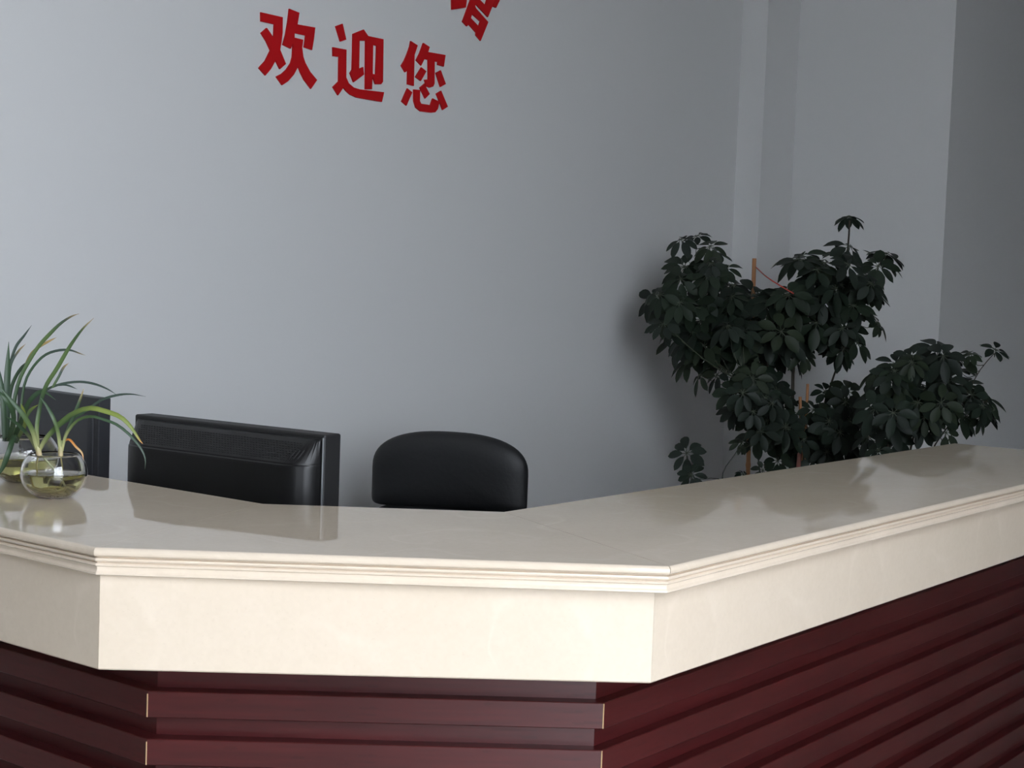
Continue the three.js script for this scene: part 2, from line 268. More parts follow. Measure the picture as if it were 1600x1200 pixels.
{
  const m = thing('monitor', 'smaller dark grey monitor with a flat back behind the glass bowls', 'monitor', [2.0335, SHELF, -2.825], -(90 + 5.9) * Math.PI / 180);
  const H = 1.22 - SHELF, hw = 0.174;
  part('bezel', rbox(2 * hw, 0.3, 0.03, 0.003, 0, H - 0.15, -0.015), M.plasticGrey, m);
  part('screen', box(2 * hw - 0.03, 0.25, 0.002, 0, H - 0.15, -0.0305), M.screen, m);
  part('back_cover', shell([[H - 0.28, 0.15, 0.001, 0.01], [H - 0.272, 0.155, 0.006, 0.02], [H - 0.05, 0.155, 0.006, 0.02], [H - 0.04, 0.15, 0.001, 0.01]]), M.plasticGrey, m);
  part('stand_neck', rbox(0.06, H - 0.22, 0.025, 0.006, 0, (H - 0.22) / 2 + 0.008, -0.015), M.plasticGrey, m);
  part('stand_foot', rbox(0.2, 0.016, 0.16, 0.007, 0, 0.008, -0.01), M.plasticGrey, m);
}

// ------------------------------------------------------------------ office chair
{
  const c = thing('office_chair', 'black padded office chair with a rounded backrest behind the counter', 'chair', [3.075, -0.0, -2.59], -66 * Math.PI / 180);
  function pad(w, h, d, top, bottom, bend) {                  // pillow with rounded outline, curved round the sitter
    const n = 64, m = 16, pos = [], idx = [], uv = [];
    const outline = (a) => {                                   // superellipse outline, squarer at the bottom
      const ca = Math.cos(a), sa = Math.sin(a), e = sa > 0 ? top : bottom;
      return [Math.sign(ca) * Math.abs(ca) ** (2 / e) * w / 2, Math.sign(sa) * Math.abs(sa) ** (2 / e) * h / 2];
    };
    for (let j = 0; j <= m; j++) { const b = (j / m) * Math.PI, s = Math.sin(b) ** 0.55, z = Math.cos(b);
      for (let i = 0; i < n; i++) { const [x, y] = outline(i / n * Math.PI * 2); const px = x * s, py = y * s; pos.push(px, py, z * d / 2 + bend * px * px); uv.push(px, py); } }
    for (let j = 0; j < m; j++) for (let i = 0; i < n; i++) { const a = j * n + i, b = j * n + (i + 1) % n, e = a + n, f = b + n; idx.push(a, e, b, b, e, f); }
    const g = new THREE.BufferGeometry(); g.setAttribute('position', new THREE.Float32BufferAttribute(pos, 3)); g.setAttribute('uv', new THREE.Float32BufferAttribute(uv, 2)); g.setIndex(idx); g.computeVertexNormals(); return g;
  }
  part('backrest', pad(0.445, 0.215, 0.085, 2.5, 14, 0.25), M.leather, c, [0, 0.982, -0.12]);
  part('lower_backrest', pad(0.465, 0.36, 0.1, 6, 3, 0.25), M.leather, c, [0, 0.702, -0.12]);
  part('backrest_shell', rbox(0.34, 0.5, 0.02, 0.01, 0, 0.8, -0.165), M.plasticMatte, c);
  part('seat', pad(0.5, 0.5, 0.11, 4, 4, 0).rotateX(-Math.PI / 2), M.leather, c, [0, 0.47, 0.1]);
  part('back_bracket', rbox(0.07, 0.2, 0.03, 0.01, 0, 0.5, -0.17), M.plasticMatte, c);
  part('gas_column', new THREE.CylinderGeometry(0.028, 0.028, 0.34, 20).translate(0, 0.25, 0.08), M.chrome, c);
  for (const s of [-1, 1]) part('armrest', tube([V3([s * 0.25, 0.46, 0.15]), V3([s * 0.285, 0.6, 0.18]), V3([s * 0.285, 0.66, 0.1]), V3([s * 0.27, 0.66, -0.1])], 0.018, 16, 8), M.plasticMatte, c);
  for (let k = 0; k < 5; k++) { const a = k * Math.PI * 0.4 + 0.3, q = part('leg', rbox(0.29, 0.03, 0.045, 0.01, 0.155, 0.085, 0).rotateY(a), M.plasticMatte, c, [0, 0, 0.08]);
    part('caster', join([new THREE.CylinderGeometry(0.028, 0.028, 0.018, 16).rotateX(Math.PI / 2).translate(0, 0.028, 0.014), new THREE.CylinderGeometry(0.028, 0.028, 0.018, 16).rotateX(Math.PI / 2).translate(0, 0.028, -0.014), new THREE.CylinderGeometry(0.007, 0.007, 0.05, 8).translate(0, 0.055, 0)]).rotateY(a + 0.5).translate(0.285 * Math.cos(a), 0, -0.285 * Math.sin(a)), M.plasticMatte, q); }
}

// ------------------------------------------------------------------ potted umbrella plants beyond the counter
const greens = [[0.018, 0.03, 0.018], [0.014, 0.024, 0.016], [0.024, 0.036, 0.02], [0.02, 0.029, 0.022]];
function paint(g, c) { const n = g.attributes.position.count, a = new Float32Array(n * 3); for (let i = 0; i < n; i++) a.set(c, i * 3); g.setAttribute('color', new THREE.BufferAttribute(a, 3)); return g; }
function leaflet(L, w, dirV, upV, sag) {      // one blade: starts a little off the hub, folded along its midrib, sagging to the tip
  const pos = [], idx = [], uv = [], n = 6, side = new THREE.Vector3().crossVectors(dirV, upV).normalize(), up = new THREE.Vector3().crossVectors(side, dirV).normalize();
  const c = new THREE.Vector3();
  for (let i = 0; i <= n; i++) {
    const t = i / n, ww = w * Math.max(0.03, Math.sin(Math.PI * Math.min(1, Math.pow(t, 1.12))) ** 0.62) * (t > 0.97 ? 0.25 : 1);
    c.copy(dirV).multiplyScalar(L * (0.2 + 0.8 * t)); c.y -= sag * L * t * t;
    for (const s of [-1, 0, 1]) { const p = c.clone().addScaledVector(side, s * ww / 2).addScaledVector(up, Math.abs(s) * ww * 0.13); pos.push(p.x, p.y, p.z); uv.push(s, t); }
  }
  for (let i = 0; i < n; i++) for (let s = 0; s < 2; s++) { const a = i * 3 + s, b = a + 1, d = a + 3, e = d + 1; idx.push(a, b, d, b, e, d); }
  const g = new THREE.BufferGeometry(); g.setAttribute('position', new THREE.Float32BufferAttribute(pos, 3)); g.setAttribute('uv', new THREE.Float32BufferAttribute(uv, 2)); g.setIndex(idx); g.computeVertexNormals();
  return g.toNonIndexed();
}
const entrance = new THREE.Vector3(-0.3, 1.7, 0.4);           // leaves turn to the daylight of the entrance
function whorl(hub, R, axis, from, base) {    // a palmate leaf: petiole, pale leaflet stalks and seven to nine blades
  const list = [], up = axis.clone().normalize(), ref = Math.abs(up.y) > 0.9 ? new THREE.Vector3(1, 0, 0) : new THREE.Vector3(0, 1, 0);
  const e1 = new THREE.Vector3().crossVectors(up, ref).normalize(), e2 = new THREE.Vector3().crossVectors(up, e1).normalize();
  const n = 7 + Math.floor(rnd() * 2.4), turn = rnd() * 6.28, open = rr(0.0, 0.55), col = greens[Math.floor(rnd() * 4)];
  for (let k = 0; k < n; k++) {
    const a = turn + k / n * Math.PI * 2 + rr(-0.12, 0.12), dr = open + rr(-0.15, 0.2), L = R * rr(1.02, 1.32);
    const dv = e1.clone().multiplyScalar(Math.cos(a)).addScaledVector(e2, Math.sin(a)).multiplyScalar(Math.cos(dr)).addScaledVector(up, -Math.sin(dr)).normalize();
    const v = rr(0.7, 1.05);
    list.push(paint(leaflet(L, L * rr(0.38, 0.47), dv, up, rr(0.0, 0.28)), [col[0] * v, col[1] * v, col[2] * v]));
    list.push(paint(plain(new THREE.CylinderGeometry(0.0011, 0.0013, L * 0.22, 4, 1, true).translate(0, L * 0.11, 0).applyQuaternion(new THREE.Quaternion().setFromUnitVectors(new THREE.Vector3(0, 1, 0), dv))), [0.075, 0.09, 0.065]));
  }
  const g = mergeGeometries(list); g.translate(hub.x - base[0], hub.y - base[1], hub.z - base[2]);
  const mid = hub.clone().lerp(from, 0.5); mid.y -= 0.02;
  const pet = paint(plain(tube([from, mid, hub].map((p) => p.clone().sub(V3(base))), 0.0014, 6, 4)), [0.06, 0.07, 0.045]);
  return mergeGeometries([g, pet]);
}
function pot(th, r, h) {
  part('pot', lathe([[0, 0], [r * 0.72, 0], [r * 0.76, 0.01], [r * 0.95, h - 0.05], [r * 1.02, h - 0.048], [r * 1.03, h], [r * 0.95, h], [r * 0.92, h - 0.05], [r * 0.7, 0.03], [0, 0.03]]), M.pot, th);
  part('soil', lathe([[0, h - 0.035], [r * 0.6, h - 0.04], [r * 0.915, h - 0.045], [r * 0.9, h - 0.07], [0, h - 0.07]]), M.soil, th);
}
function umbrellaPlant(name, label, base, potR, potH, stems, leaves) {
  const th = thing(name, label, 'plant', base, 0, 'potted umbrella plants');
  pot(th, potR, potH);
  const pts = [];
  for (const [path, r, mat] of stems) {
    const c = new THREE.CatmullRomCurve3(path.map(V3));
    for (let i = 0; i <= 40; i++) pts.push(c.getPoint(i / 40));
    const g = new THREE.TubeGeometry(c, 30, r, 7), gp = g.attributes.position;
    for (let i = 0; i < gp.count; i++) { const t = Math.floor(i / 8) / 30, o = c.getPointAt(t), k = 1.15 - 0.8 * t; gp.setXYZ(i, o.x + (gp.getX(i) - o.x) * k, o.y + (gp.getY(i) - o.y) * k, o.z + (gp.getZ(i) - o.z) * k); }
    g.translate(-base[0], -base[1], -base[2]);
    part('stem', g, mat, th);
  }
  const mean = leaves.reduce((s, l) => s.add(V3(l)), new THREE.Vector3()).multiplyScalar(1 / leaves.length);
  for (const l of leaves) {
    const hub = V3(l);
    let best = pts[0], bd = 1e9;
    for (const p of pts) { const d = p.distanceTo(hub) + Math.max(0, p.y - hub.y) * 0.8; if (d < bd) { bd = d; best = p; } }
    const out = hub.clone().sub(best); if (out.lengthSq() > 0) out.normalize();
    const wide = hub.clone().sub(mean).normalize();
    const axis = new THREE.Vector3(0, 0.52, 0).addScaledVector(entrance.clone().sub(hub).normalize(), 0.55).addScaledVector(out, 0.35).addScaledVector(wide, 0.35).add(new THREE.Vector3(rr(-0.3, 0.3), rr(-0.2, 0.2), rr(-0.3, 0.3))).normalize();
    part('leaf', whorl(hub, l[3], axis, best, base), M.leaf, th);
  }
  return th;
}
const tallBase = [4.9, 0, -2.46], lowBase = [4.86, 0, -1.96];
umbrellaPlant('umbrella_plant', 'tall dark green umbrella plant with two spreading crowns in the white corner', tallBase, 0.19, 0.36, [
  [[[4.88, 0.3, -2.46], [4.91,0.86,-2.506], [4.936,1.178,-2.587], [4.929,1.339,-2.645], [4.872,1.475,-2.766], [4.811,1.588,-2.858]], 0.007, M.bark],
  [[[4.92, 0.3, -2.44], [4.904,0.864,-2.464], [4.936,1.138,-2.5], [4.996,1.322,-2.523], [5.084,1.524,-2.461], [5.133,1.655,-2.411], [5.125,1.783,-2.401]], 0.009, M.bark],
  [[[4.94, 0.3, -2.48], [4.953,0.862,-2.451], [5.047,1.092,-2.433], [5.121,1.327,-2.393], [5.189,1.635,-2.302]], 0.006, M.bark],
  [[[4.86, 0.3, -2.44], [4.797,0.819,-2.534], [4.76,1.048,-2.556], [4.701,1.186,-2.564]], 0.005, M.greenStem],
  [[[4.85, 0.32, -2.43], [4.721,0.649,-2.484], [4.554,0.863,-2.559], [4.608,0.964,-2.532]], 0.0042, M.greenStem],
  [[[4.84, 0.3, -2.44], [4.604,0.619,-2.469], [4.464,0.87,-2.513], [4.375,0.878,-2.564], [4.354,0.953,-2.582]], 0.003, M.greenStem],
], [[4.64,1.69,-2.817,0.059],[4.778,1.708,-2.834,0.056],[4.725,1.67,-2.745,0.064],[4.856,1.653,-2.804,0.063],[4.636,1.606,-2.69,0.057],[4.69,1.594,-2.826,0.083],[4.809,1.595,-2.901,0.081],[4.593,1.547,-2.783,0.073],[4.585,1.493,-2.886,0.073],[4.705,1.472,-2.957,0.071],[4.511,1.489,-2.817,0.065],[4.726,1.576,-2.754,0.078],[4.849,1.562,-2.821,0.076],[4.639,1.564,-2.701,0.069],[4.778,1.594,-2.711,0.06],[4.58,1.408,-2.846,0.068],[4.704,1.425,-2.916,0.067],[4.498,1.388,-2.786,0.06],[4.777,1.475,-2.832,0.084],[4.892,1.493,-2.914,0.082],[4.681,1.457,-2.791,0.074],[4.82,1.492,-2.764,0.079],[4.927,1.484,-2.855,0.077],[4.706,1.481,-2.748,0.07],[4.85,1.534,-2.717,0.07],[4.979,1.538,-2.779,0.068],[4.759,1.493,-2.668,0.062],[4.723,1.325,-2.854,0.079],[4.836,1.334,-2.939,0.077],[4.666,1.36,-2.768,0.07],[4.773,1.356,-2.797,0.084],[4.896,1.35,-2.866,0.082],[4.687,1.406,-2.75,0.074],[4.739,1.383,-2.686,0.078],[4.848,1.398,-2.777,0.076],[4.66,1.391,-2.626,0.069],[4.902,1.449,-2.702,0.08],[5.019,1.443,-2.78,0.078],[4.807,1.423,-2.659,0.07],[4.745,1.256,-2.829,0.07],[4.879,1.288,-2.889,0.068],[4.661,1.327,-2.782,0.062],[4.762,1.265,-2.746,0.079],[4.891,1.298,-2.812,0.077],[4.66,1.313,-2.719,0.07],[4.607,1.468,-2.828,0.073],[4.741,1.472,-2.884,0.071],[4.539,1.465,-2.752,0.064],[4.826,1.285,-2.704,0.074],[4.954,1.279,-2.766,0.072],[4.711,1.298,-2.691,0.066],[4.698,1.208,-2.753,0.06],[4.798,1.34,-2.639,0.078],[4.91,1.347,-2.724,0.076],[4.71,1.373,-2.592,0.069],[4.705,1.212,-2.684,0.059],[4.959,1.515,-2.67,0.104],[5.061,1.509,-2.768,0.101],[4.858,1.501,-2.636,0.092],[4.626,1.365,-2.843,0.06],[4.881,1.476,-2.718,0.084],[4.984,1.47,-2.814,0.082],[4.773,1.44,-2.691,0.075],[4.922,1.396,-2.678,0.085],[5.024,1.412,-2.777,0.082],[4.81,1.395,-2.66,0.075],[4.811,1.315,-2.67,0.074],[4.923,1.306,-2.754,0.072],[4.726,1.351,-2.62,0.065],[5.164,1.804,-2.423,0.056],[5.08,1.69,-2.373,0.079],[5.193,1.673,-2.453,0.077],[4.981,1.622,-2.331,0.07],[5.256,1.673,-2.309,0.071],[5.38,1.648,-2.374,0.069],[5.141,1.621,-2.288,0.063],[5.035,1.654,-2.542,0.089],[5.181,1.647,-2.582,0.087],[4.938,1.634,-2.502,0.079],[5.006,1.626,-2.434,0.078],[5.131,1.602,-2.499,0.076],[4.897,1.599,-2.409,0.069],[5.072,1.557,-2.496,0.08],[5.197,1.571,-2.565,0.078],[4.975,1.569,-2.46,0.071],[5.122,1.589,-2.433,0.08],[5.241,1.594,-2.509,0.078],[5.036,1.548,-2.377,0.071],[5.14,1.586,-2.352,0.079],[5.274,1.598,-2.409,0.077],[5.048,1.562,-2.304,0.07],[5.121,1.541,-2.297,0.069],[5.25,1.531,-2.357,0.068],[5.026,1.555,-2.257,0.061],[5.101,1.51,-2.393,0.079],[5.226,1.502,-2.46,0.077],[4.99,1.534,-2.375,0.07],[5.13,1.465,-2.341,0.075],[5.249,1.45,-2.415,0.073],[5.02,1.475,-2.321,0.066],[5.183,1.414,-2.29,0.051],[5.049,1.465,-2.442,0.079],[5.19,1.456,-2.488,0.077],[4.958,1.488,-2.399,0.07],[5.019,1.486,-2.504,0.084],[5.157,1.476,-2.553,0.082],[4.955,1.505,-2.424,0.074],[4.958,1.525,-2.54,0.084],[5.091,1.53,-2.597,0.081],[4.877,1.518,-2.48,0.074],[4.954,1.436,-2.567,0.084],[5.085,1.456,-2.629,0.082],[4.876,1.47,-2.507,0.074],[4.967,1.393,-2.486,0.083],[5.105,1.397,-2.538,0.081],[4.906,1.411,-2.404,0.074],[5.05,1.372,-2.437,0.079],[5.183,1.372,-2.494,0.077],[4.963,1.392,-2.388,0.07],[5.104,1.386,-2.383,0.079],[5.226,1.382,-2.454,0.077],[5.007,1.421,-2.348,0.07],[5.075,1.343,-2.322,0.065],[5.188,1.36,-2.407,0.063],[4.95,1.394,-2.325,0.057],[4.852,1.366,-2.566,0.083],[4.985,1.382,-2.624,0.081],[4.791,1.375,-2.482,0.073],[4.953,1.296,-2.577,0.075],[5.081,1.293,-2.64,0.073],[4.894,1.338,-2.493,0.066],[4.993,1.279,-2.527,0.065],[5.129,1.31,-2.584,0.064],[4.922,1.293,-2.457,0.058],[5.11,1.308,-2.411,0.066],[5.229,1.338,-2.489,0.064],[5.029,1.321,-2.354,0.058],[4.934,1.246,-2.629,0.07],[5.081,1.281,-2.67,0.068],[4.886,1.318,-2.533,0.062],[4.876,1.481,-2.572,0.078],[5.012,1.503,-2.627,0.076],[4.823,1.505,-2.478,0.069],[4.992,1.343,-2.56,0.08],[5.13,1.343,-2.611,0.078],[4.922,1.345,-2.487,0.07],[4.869,1.317,-2.624,0.074],[5.01,1.337,-2.672,0.072],[4.821,1.367,-2.527,0.066],[4.744,1.239,-2.603,0.068],[4.868,1.224,-2.67,0.066],[4.674,1.23,-2.528,0.06],[4.724,1.19,-2.501,0.067],[4.864,1.174,-2.548,0.066],[4.635,1.148,-2.449,0.059],[4.877,0.962,-2.431,0.068],[5.006,0.941,-2.491,0.067],[4.793,1.004,-2.38,0.06],[4.93,0.995,-2.285,0.068],[5.05,0.98,-2.358,0.066],[4.828,1.036,-2.257,0.06],[5.084,1.079,-2.287,0.069],[5.211,1.076,-2.352,0.068],[4.952,1.084,-2.295,0.061],[4.735,1.073,-2.552,0.068],[4.881,1.057,-2.59,0.066],[4.678,1.068,-2.461,0.06],[4.796,1.008,-2.48,0.068],[4.921,1.006,-2.547,0.066],[4.724,1.046,-2.412,0.06],[4.619,1.161,-2.568,0.062],[4.748,1.135,-2.628,0.061],[4.552,1.165,-2.493,0.055],[4.654,1.097,-2.572,0.063],[4.78,1.085,-2.638,0.061],[4.602,1.101,-2.476,0.055],[4.721,1.209,-2.551,0.068],[4.843,1.195,-2.622,0.066],[4.634,1.211,-2.501,0.06],[4.792,1.126,-2.567,0.068],[4.93,1.096,-2.615,0.067],[4.704,1.126,-2.517,0.06],[4.832,1.065,-2.54,0.073],[4.961,1.034,-2.599,0.071],[4.772,1.102,-2.457,0.065],[4.723,1.003,-2.529,0.068],[4.859,1.002,-2.583,0.066],[4.646,1.031,-2.468,0.06],[4.653,0.987,-2.545,0.04],[4.736,1.17,-2.457,0.063],[4.87,1.13,-2.508,0.061],[4.634,1.131,-2.421,0.055],[4.839,0.984,-2.457,0.068],[4.955,0.996,-2.538,0.066],[4.752,1.032,-2.41,0.06],[4.768,0.92,-2.46,0.054],[4.879,1.102,-2.384,0.059],[5.018,1.16,-2.41,0.056],[5.013,1.167,-2.321,0.069],[5.124,1.128,-2.402,0.067],[4.914,1.137,-2.282,0.061],[4.913,1.083,-2.33,0.072],[5.043,1.072,-2.39,0.071],[4.815,1.072,-2.292,0.064],[4.929,1.025,-2.41,0.064],[5.059,1.003,-2.468,0.063],[4.828,1.039,-2.378,0.057],[4.964,1.062,-2.28,0.077],[5.078,1.034,-2.36,0.075],[4.836,1.052,-2.282,0.068],[5.008,0.959,-2.369,0.069],[5.121,0.943,-2.452,0.068],[4.906,0.956,-2.339,0.061],[5.025,0.967,-2.278,0.064],[5.147,0.948,-2.347,0.063],[4.9,1.01,-2.28,0.057],[4.889,0.931,-2.38,0.055],[4.775,0.88,-2.52,0.041],[4.661,0.873,-2.534,0.031],[4.385,0.958,-2.604,0.065],[4.315,0.896,-2.541,0.051]]);
umbrellaPlant('umbrella_plant', 'shorter bushy umbrella plant leaning right in front of the shaded wall', lowBase, 0.17, 0.32, [
  [[[4.86, 0.28, -1.96], [4.872,0.956,-2.021], [4.884,1.133,-1.99], [4.912,1.308,-1.955]], 0.006, M.bark],
  [[[4.87, 0.28, -1.94], [4.912,0.959,-1.969], [4.983,1.136,-1.895], [5.026,1.269,-1.852], [5.058,1.331,-1.816]], 0.004, M.bark],
  [[[4.85, 0.28, -1.97], [4.814,0.956,-2.065], [4.777,1.13,-2.081], [4.736,1.238,-2.096]], 0.005, M.bark],
  [[[4.88, 0.28, -1.94], [4.939,0.971,-1.936], [4.995,1.115,-1.876], [5.041,1.172,-1.823]], 0.004, M.bark],
], [[4.743,1.259,-2.105,0.069],[4.882,1.244,-2.154,0.067],[4.684,1.249,-2.017,0.061],[4.783,1.287,-2.047,0.06],[4.919,1.272,-2.099,0.059],[4.685,1.268,-2.009,0.053],[4.8,1.311,-2.001,0.06],[4.932,1.305,-2.059,0.058],[4.705,1.3,-1.959,0.053],[4.86,1.348,-1.937,0.09],[5.0,1.312,-1.981,0.088],[4.774,1.323,-1.882,0.079],[5.006,1.305,-1.913,0.065],[5.136,1.267,-1.969,0.064],[4.88,1.266,-1.908,0.058],[4.987,1.329,-1.872,0.043],[5.046,1.345,-1.808,0.052],[5.053,1.182,-1.835,0.07],[5.186,1.16,-1.889,0.068],[4.926,1.193,-1.837,0.062],[5.052,1.141,-1.801,0.061],[5.164,1.122,-1.882,0.059],[4.929,1.158,-1.797,0.054],[4.927,1.223,-1.923,0.086],[5.069,1.2,-1.965,0.084],[4.828,1.237,-1.888,0.076],[4.906,1.218,-2.004,0.083],[5.038,1.19,-2.059,0.081],[4.812,1.204,-1.96,0.073],[4.821,1.191,-2.058,0.082],[4.95,1.189,-2.12,0.08],[4.728,1.22,-2.017,0.072],[4.667,1.16,-2.079,0.076],[4.82,1.164,-2.11,0.074],[4.581,1.145,-2.024,0.067],[4.795,1.136,-1.998,0.077],[4.932,1.123,-2.049,0.075],[4.719,1.168,-1.936,0.068],[4.821,1.136,-1.92,0.081],[4.953,1.118,-1.977,0.079],[4.738,1.171,-1.867,0.071],[4.968,1.126,-1.889,0.078],[5.096,1.106,-1.95,0.076],[4.851,1.156,-1.88,0.069],[4.669,1.098,-2.01,0.071],[4.819,1.109,-2.046,0.07],[4.583,1.137,-1.962,0.063],[4.742,1.038,-2.118,0.065],[4.876,1.046,-2.174,0.063],[4.68,1.094,-2.039,0.057],[4.842,1.082,-1.97,0.064],[4.976,1.1,-2.027,0.063],[4.753,1.118,-1.925,0.057],[4.853,1.065,-1.889,0.051],[4.83,1.026,-2.052,0.061],[4.978,1.031,-2.09,0.059],[4.743,1.093,-2.008,0.054],[5.032,1.112,-1.841,0.052],[4.672,1.005,-2.046,0.046],[4.826,1.277,-1.988,0.064],[4.965,1.252,-2.035,0.063],[4.723,1.285,-1.959,0.057],[4.993,1.223,-1.892,0.074],[5.111,1.214,-1.968,0.072],[4.865,1.235,-1.897,0.065]]);
// supports pushed into the pots
function stake(label, foot, top, r, mat, knots) {
  const a = V3(foot), b = V3(top), L = a.distanceTo(b), th = thing('bamboo_stake', label, 'stake', foot, 0, 'plant stakes');
  const q = new THREE.Quaternion().setFromUnitVectors(new THREE.Vector3(0, 1, 0), b.clone().sub(a).normalize());
  const prof = [[0, 0], [r, 0]];
  for (let i = 1; i < knots; i++) { const y = L * i / knots; prof.push([r * 0.96, y - 0.012], [r * 1.16, y - 0.003], [r * 1.16, y + 0.003], [r * 0.96, y + 0.012]); }
  prof.push([r * 0.92, L], [0, L]);
  part('cane', lathe(prof, 14).applyQuaternion(q), mat, th);
  return th;
}
stake('orange brown bamboo cane rising left of the tall plant', [4.899, 0.31, -2.636], [4.91,1.633,-2.667], 0.0082, M.bamboo, 7);
stake('thin bamboo cane tied in the middle of the tall plant', [4.9, 0.3, -2.42], [4.889,1.191,-2.419], 0.0055, M.bamboo, 5);
{
  const st = stake('reddish cane with shiny film wrapped round it', [4.93, 0.3, -2.4], [4.844,1.146,-2.424], 0.006, M.bamboo, 5);
  part('plastic_film', tube([V3([4.833,0.887,-2.412]), V3([4.838,0.966,-2.413]), V3([4.836,1.056,-2.425])].map((p) => p.sub(V3([4.93, 0.3, -2.4]))), 0.0085, 10, 8), M.wrap, st);
}
tag(part('red_ribbon', tube([V3([4.895,1.6,-2.65]), V3([4.766,1.553,-2.517]), V3([4.812,1.509,-2.452])], 0.0024, 10, 5), M.ribbon, scene), 'thin red tie stretched from the bamboo cane into the leaves', 'ribbon');

// ------------------------------------------------------------------ glass bowls with water plants on the counter
function bowl(label, pos, R, waterLabel) {
  const th = thing('glass_bowl', label, 'bowl', pos, 0, 'glass bowls on the counter');
  const out = [], inn = [], wall = 0.0022, ky = 0.87, cy = R * ky, prof = (a, r) => [r * Math.sin(a), cy - r * ky * Math.cos(a)];
  const a0 = 0.55, a1 = 2.32;
  for (let i = 0; i <= 26; i++) { const a = a0 + (a1 - a0) * i / 26; out.push(prof(a, R)); inn.push(prof(a, R - wall)); }
  const y0 = out[0][1];
  const floorIn = inn[0][1];
  const shellPts = [[0, y0], ...out, ...inn.slice().reverse(), [0, floorIn]].map(([r, y]) => [r, y - y0]);
  part('bowl_wall', lathe(shellPts, 56), M.glass, th);
  const ws = []; let last = 0;
  for (let i = 0; i <= 26; i++) { const a = a0 + (a1 - a0) * i / 26; if (a > 1.62) break; const p = prof(a, R - wall - 0.0004); ws.push([p[0], p[1] - y0 + 0.0003]); last = p[1] - y0 + 0.0003; }
  const w = part('water', lathe([[0, floorIn - y0 + 0.0006], ...ws, [0, last]], 48), M.water, th);
  return { th, R, y0, floorIn: floorIn - y0, level: last, prof };
}
function strapLeaf(parent, base, pts, w, cols, name = 'leaf') {        // a grass-like blade along a curve, folded lengthwise
  const c = new THREE.CatmullRomCurve3(pts.map((p) => V3(p).sub(V3(base)))), n = 22, pos = [], col = [], uv = [], idx = [];
  const look = new THREE.Vector3(-0.6, 0.25, 0.8).normalize();
  for (let i = 0; i <= n; i++) {
    const t = i / n, p = c.getPoint(t), d = c.getTangent(t), s = new THREE.Vector3().crossVectors(d, look).normalize(), u = new THREE.Vector3().crossVectors(s, d).normalize();
    const ww = w * (t < 0.15 ? 0.75 + t * 1.67 : t > 0.6 ? Math.max(0.06, 1 - ((t - 0.6) / 0.4) ** 1.5) : 1);
    for (const k of [-1, 0, 1]) {
      const q = p.clone().addScaledVector(s, k * ww / 2).addScaledVector(u, Math.abs(k) * ww * 0.22); pos.push(q.x, q.y, q.z); uv.push(k, t);
      const f = t * (cols.length - 1), a = Math.min(cols.length - 2, Math.floor(f)), m = f - a;
      const mid = k === 0 ? 1.35 : 1; for (let z = 0; z < 3; z++) col.push((cols[a][z] * (1 - m) + cols[a + 1][z] * m) * mid);
    }
  }
  for (let i = 0; i < n; i++) for (let s = 0; s < 2; s++) { const a = i * 3 + s, b = a + 1, d = a + 3, e = d + 1; idx.push(a, b, d, b, e, d); }
  const g = new THREE.BufferGeometry(); g.setAttribute('position', new THREE.Float32BufferAttribute(pos, 3)); g.setAttribute('uv', new THREE.Float32BufferAttribute(uv, 2)); g.setAttribute('color', new THREE.Float32BufferAttribute(col, 3)); g.setIndex(idx); g.computeVertexNormals();
  return part(name, g, M.strap, parent);
}
const PALE = [0.42, 0.42, 0.2], GR = [0.07, 0.115, 0.035], DG = [0.028, 0.06, 0.026], BG = [0.035, 0.055, 0.042], LG = [0.16, 0.2, 0.04], TAN = [0.35, 0.24, 0.1], ORA = [0.6, 0.24, 0.06];
const B1 = [1.482, TOP + 0.0008, -2.062], B2 = [1.556, TOP + 0.0008, -2.25];
const b1 = bowl('small round glass bowl of water nearest the counter edge', B1, 0.0525);
const b2 = bowl('second glass bowl half hidden behind the first one', B2, 0.0585);
function roots(th, base, R, floor, level, n) {
  for (let k = 0; k < n; k++) {
    const a = rnd() * 6.28, r0 = rr(0.1, 0.5) * R, pts = [];
    for (let i = 0; i < 5; i++) { const b = a + i * rr(0.4, 0.9), y = floor + 0.004 + rr(0, 0.012) + i * 0.001, r = Math.min(r0 + i * 0.08 * R, 0.62 * R); pts.push(new THREE.Vector3(r * Math.cos(b), y, r * Math.sin(b))); }
    part('root', tube(pts, rr(0.0014, 0.0028), 14, 5), M.root, th);
  }
}
